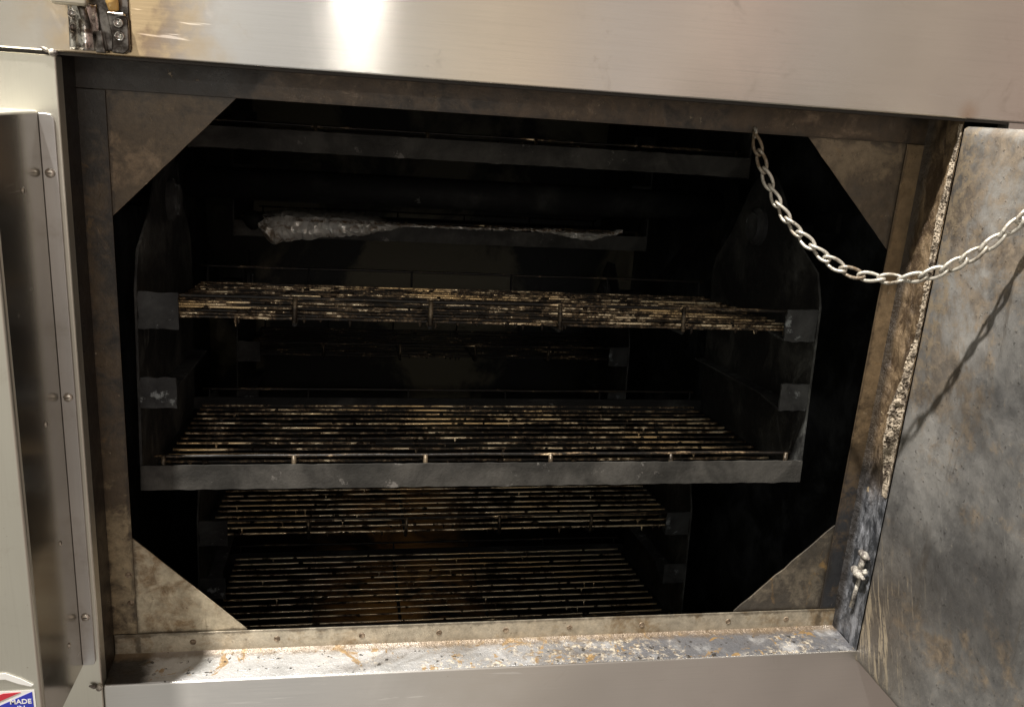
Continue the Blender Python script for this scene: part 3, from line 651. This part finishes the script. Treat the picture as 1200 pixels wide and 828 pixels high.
proto = carrier(); racks = [rack(1, M['rods']), rack(2, M['rods']), rack(3, M['rods_dull']), rack(4, mat('greasy_wire_extra_glints', rods(11, .65))), rack(5, mat('greasy_wire_extra_glints_upper', rods(15, .70)))]  # low racks get extra painted glints in place of light reaching them
poses = [
 ((-.0169, .1124, .242), ROT, 'sooty rack carrier nearest the door, its grey front bar across the middle of the opening'),
 ((-.0171, .4465, -.238), ROT, 'lower rack carrier hanging low behind the bottom edge of the opening'),
 ((-.0065, .4465, .6475), (-.06, 0, .010), 'high rack carrier whose front bar runs just under the top edge of the opening'),
 ((-.010, .925, .4385), (-.07, 0, .010), 'rear rack carrier holding the foil wrapped food'),
 ((-.012, .938, -.052), ROT, 'dark rear rack carrier low at the back, seen between the two front racks')]
labs = [('top rack of the nearest carrier, lowest wires seen edge-on with brown posts along its front', 'bottom rack of the nearest carrier, glinting wires right above the long grey bar'),
        ('upper rack of the low carrier, directly below the long grey bar', 'lowest rack, orange-brown grease below its wires, just above the bottom frame strip'),
        (None, 'highest rack, only its front rail glinting above the top dark bar'),
        (None, 'rear rack under the foil wrapped food'),
        ('upper rack of the far back carrier, faint rail between the two front racks', None)]
first = [True]*5; k_ = 0
for i, (loc, rt, lab) in enumerate(poses):
    c = proto if i == 0 else tree(proto)
    c.location = loc; c.rotation_euler = rt; c['label'] = lab
    for tr, lb_ in ((1, labs[i][0]), (0, labs[i][1])):
        if lb_ is None: continue
        v = (0 if tr == 0 else 1) if i == 0 else ((3 if tr == 0 else 4) if i == 1 else 2)
        src = racks[v]; q = src if first[v] else tree(src); first[v] = False
        mloc = Matrix.Translation(loc) @ __import__('mathutils').Euler(rt).to_matrix().to_4x4() @ Vector((0, .0075, .1885 if tr else -.0185))
        q.location = mloc; q.rotation_euler = rt; q['label'] = lb_

# ---- grease pool pan: orange-brown grease below the lowest rack
dp_ = bmesh.new(); box(dp_, -.60, .60, .30, 1.45, -.40, -.392)
cp('drip_pan', dp_, mat('amber_grease_pan', lambda t, co: {'Base Color': t.mix(t.math('MULTIPLY', t.ss(t.noise(co, 7, 7, .65, .6), .38, .62), t.ss(t.math('ABSOLUTE', t.math('ADD', t.xyz(co)[0], .10)), .24, .05)), (.008, .006, .005), (.60, .30, .09)),
   'Roughness': .3, 'Normal': t.bump(t.noise(co, 30, 5), .4, .004)}))

# ---- foil on the rear rack
OF = Vector((0, .93, .437))
foil = thing('foil_wrapped_food', (-.25, 1.0, .437), 'crumpled foil wrapped food with browned creases lying on the rear rack', 'wrapped food')
TOPL = [(-.418, .442), (-.364, .450), (-.241, .451), (-.133, .446), (.033, .445), (.204, .449), (.322, .443), (.38, .453)]
BOTL = [(-.418, .434), (-.385, .390), (-.338, .401), (-.205, .415), (-.151, .428), (-.097, .441), (.033, .440), (.147, .443), (.205, .441), (.304, .425), (.352, .440), (.381, .447)]
def ip(T, x):
    for a, b in zip(T, T[1:]):
        if x <= b[0]: q = max(0, (x-a[0])/(b[0]-a[0])); return a[1]+(b[1]-a[1])*q
    return T[-1][1]
def fo(u, v):
    x = -.418+.798*u
    zt = ip(TOPL, x)+.0022*mn.noise(Vector((x*55, 0, 1))); zb = ip(BOTL, x)+.0025*mn.noise(Vector((x*48, 3, 1)))
    w_ = min(1, (zt-zb)/.03)
    if v < .5:
        q = v/.5; z = zb+(zt-zb)*q; y = .9175-.020*w_*math.sin(PI*q)-.004*mn.noise(Vector((x*38, q*2.4, 8)))-.0035*mn.noise(Vector((x*90+q*3, q*5, 5)))
        y = min(y, .9195)
        z += .0022*mn.noise(Vector((x*70, q*4, 2)))
    else:
        q = (v-.5)/.5; y = .9185+(.03+.12*w_)*q; z = zt+.006*w_*math.sin(PI*min(1, q*1.3))-.012*q*(1.3-w_)+(.001+.003*w_)*(mn.noise(Vector((x*50, q*5, 2)))+.7*mn.noise(Vector((x*120, q*14, 5))))
    return Vector((x, y, z))
b = gridplane(150, 12, fo); rg = random.Random(5)
for v in b.verts:
    q = Vector((v.co.x*60+v.co.z*45, v.co.z*38-v.co.x*12, 3)); rd = abs(mn.noise(q)); q2 = Vector((v.co.x*120-v.co.z*90, v.co.z*70, 8)); rd2 = abs(mn.noise(q2))
    v.co += Vector((rg.uniform(-.0010, .0010), .010*(rd-.2)+.005*(rd2-.2)+rg.uniform(-.0010, .0010), rg.uniform(-.0008, .0008)))
bmesh.ops.triangulate(b, faces=b.faces)
part('foil', b, M['foil'], foil, foil.location)
bm = bmesh.new(); blob(bm, (-.425, .905, .436), .021, (.1, .30, .10), .10, 3)
for v in bm.verts: v.co += Vector((mn.noise(v.co*60), mn.noise(v.co*60+Vector((9, 0, 0))), mn.noise(v.co*60+Vector((0, 9, 0)))))*.005
part('charred_end', bm, M['soot'], foil, foil.location, smooth=True)
for ch_ in [foil]:
    pass

# ================================================================ CHAIN
A = Vector((.2655, .0575, .6935)); E_ = Vector((.4985, -.172, .662))
chain = thing('safety_chain', A, 'pale twisted-link steel chain sagging from the top frame to the open door', 'chain')
SAG = [(0, 0), (.056, .040), (.138, .080), (.25, .110), (.402, .1325), (.549, .130), (.681, .114), (.773, .090), (.849, .064), (.908, .037), (1, 0)]; N = 400
def cpnt(s):
    p = A.lerp(E_, s)
    a, b, c, d_ = SAG[0], SAG[0], SAG[1], SAG[2]
    for i in range(len(SAG)-1):
        if s <= SAG[i+1][0]:
            p0 = SAG[max(i-1, 0)]; p1 = SAG[i]; p2 = SAG[i+1]; p3 = SAG[min(i+2, len(SAG)-1)]; q = (s-p1[0])/(p2[0]-p1[0])
            m1 = (p2[1]-p0[1])/(p2[0]-p0[0])*(p2[0]-p1[0]); m2 = (p3[1]-p1[1])/(p3[0]-p1[0])*(p2[0]-p1[0])
            p.z -= (2*q**3-3*q*q+1)*p1[1]+(q**3-2*q*q+q)*m1+(3*q*q-2*q**3)*p2[1]+(q**3-q*q)*m2; break
    return p
cur = [cpnt(i/N) for i in range(N+1)]
L = [0]
for a, b_ in zip(cur, cur[1:]): L.append(L[-1]+(b_-a).length)
pitch = .0222; nl = int(L[-1]/pitch)
def at_len(d):
    for i in range(N):
        if L[i+1] >= d: return cur[i].lerp(cur[i+1], (d-L[i])/(L[i+1]-L[i]))
    return cur[-1]
for i in range(nl):
    p0, p1 = at_len(i*pitch), at_len((i+1)*pitch); d = (p1-p0).normalized(); mid = (p0+p1)/2
    sd = d.cross(Vector((0, 0, 1))).normalized(); up_ = sd.cross(d)
    base = math.radians(92+random.uniform(-32, 32)); hl = pitch/2+.0034; hw = .0055*random.uniform(.90, 1.08); pts = []
    for k in range(28):
        a = 2*PI*k/28; lx = math.cos(a); ly = math.sin(a)
        px = hl*(abs(lx)**.8)*(1 if lx > 0 else -1); py = hw*ly
        tw = base+(px/hl)*math.radians(57)
        pts.append(mid+d*px+sd*py*math.cos(tw)+up_*py*math.sin(tw)-chain.location)
    bm = bmesh.new(); tube(bm, pts, .0021, 9, closed=True); part('link', bm, M['chain'], chain, smooth=True)
bm = bmesh.new(); tube(bm, [A+Vector((0, .006, .006)), A+Vector((0, .001, .008)), A+Vector((0, -.004, .003)), A+Vector((0, -.003, -.004))], .0022, 8)
part('hook', bm, M['chain'], chain, A, smooth=True)
bm = bmesh.new(); lathe(bm, [(.007, 0), (.007, .002), (.004, .006), (0, .006)], (.5005, -.172, .664), (-1, 0, 0), 18); part('anchor', bm, M['chain'], chain, A)

S.render.engine = 'CYCLES'
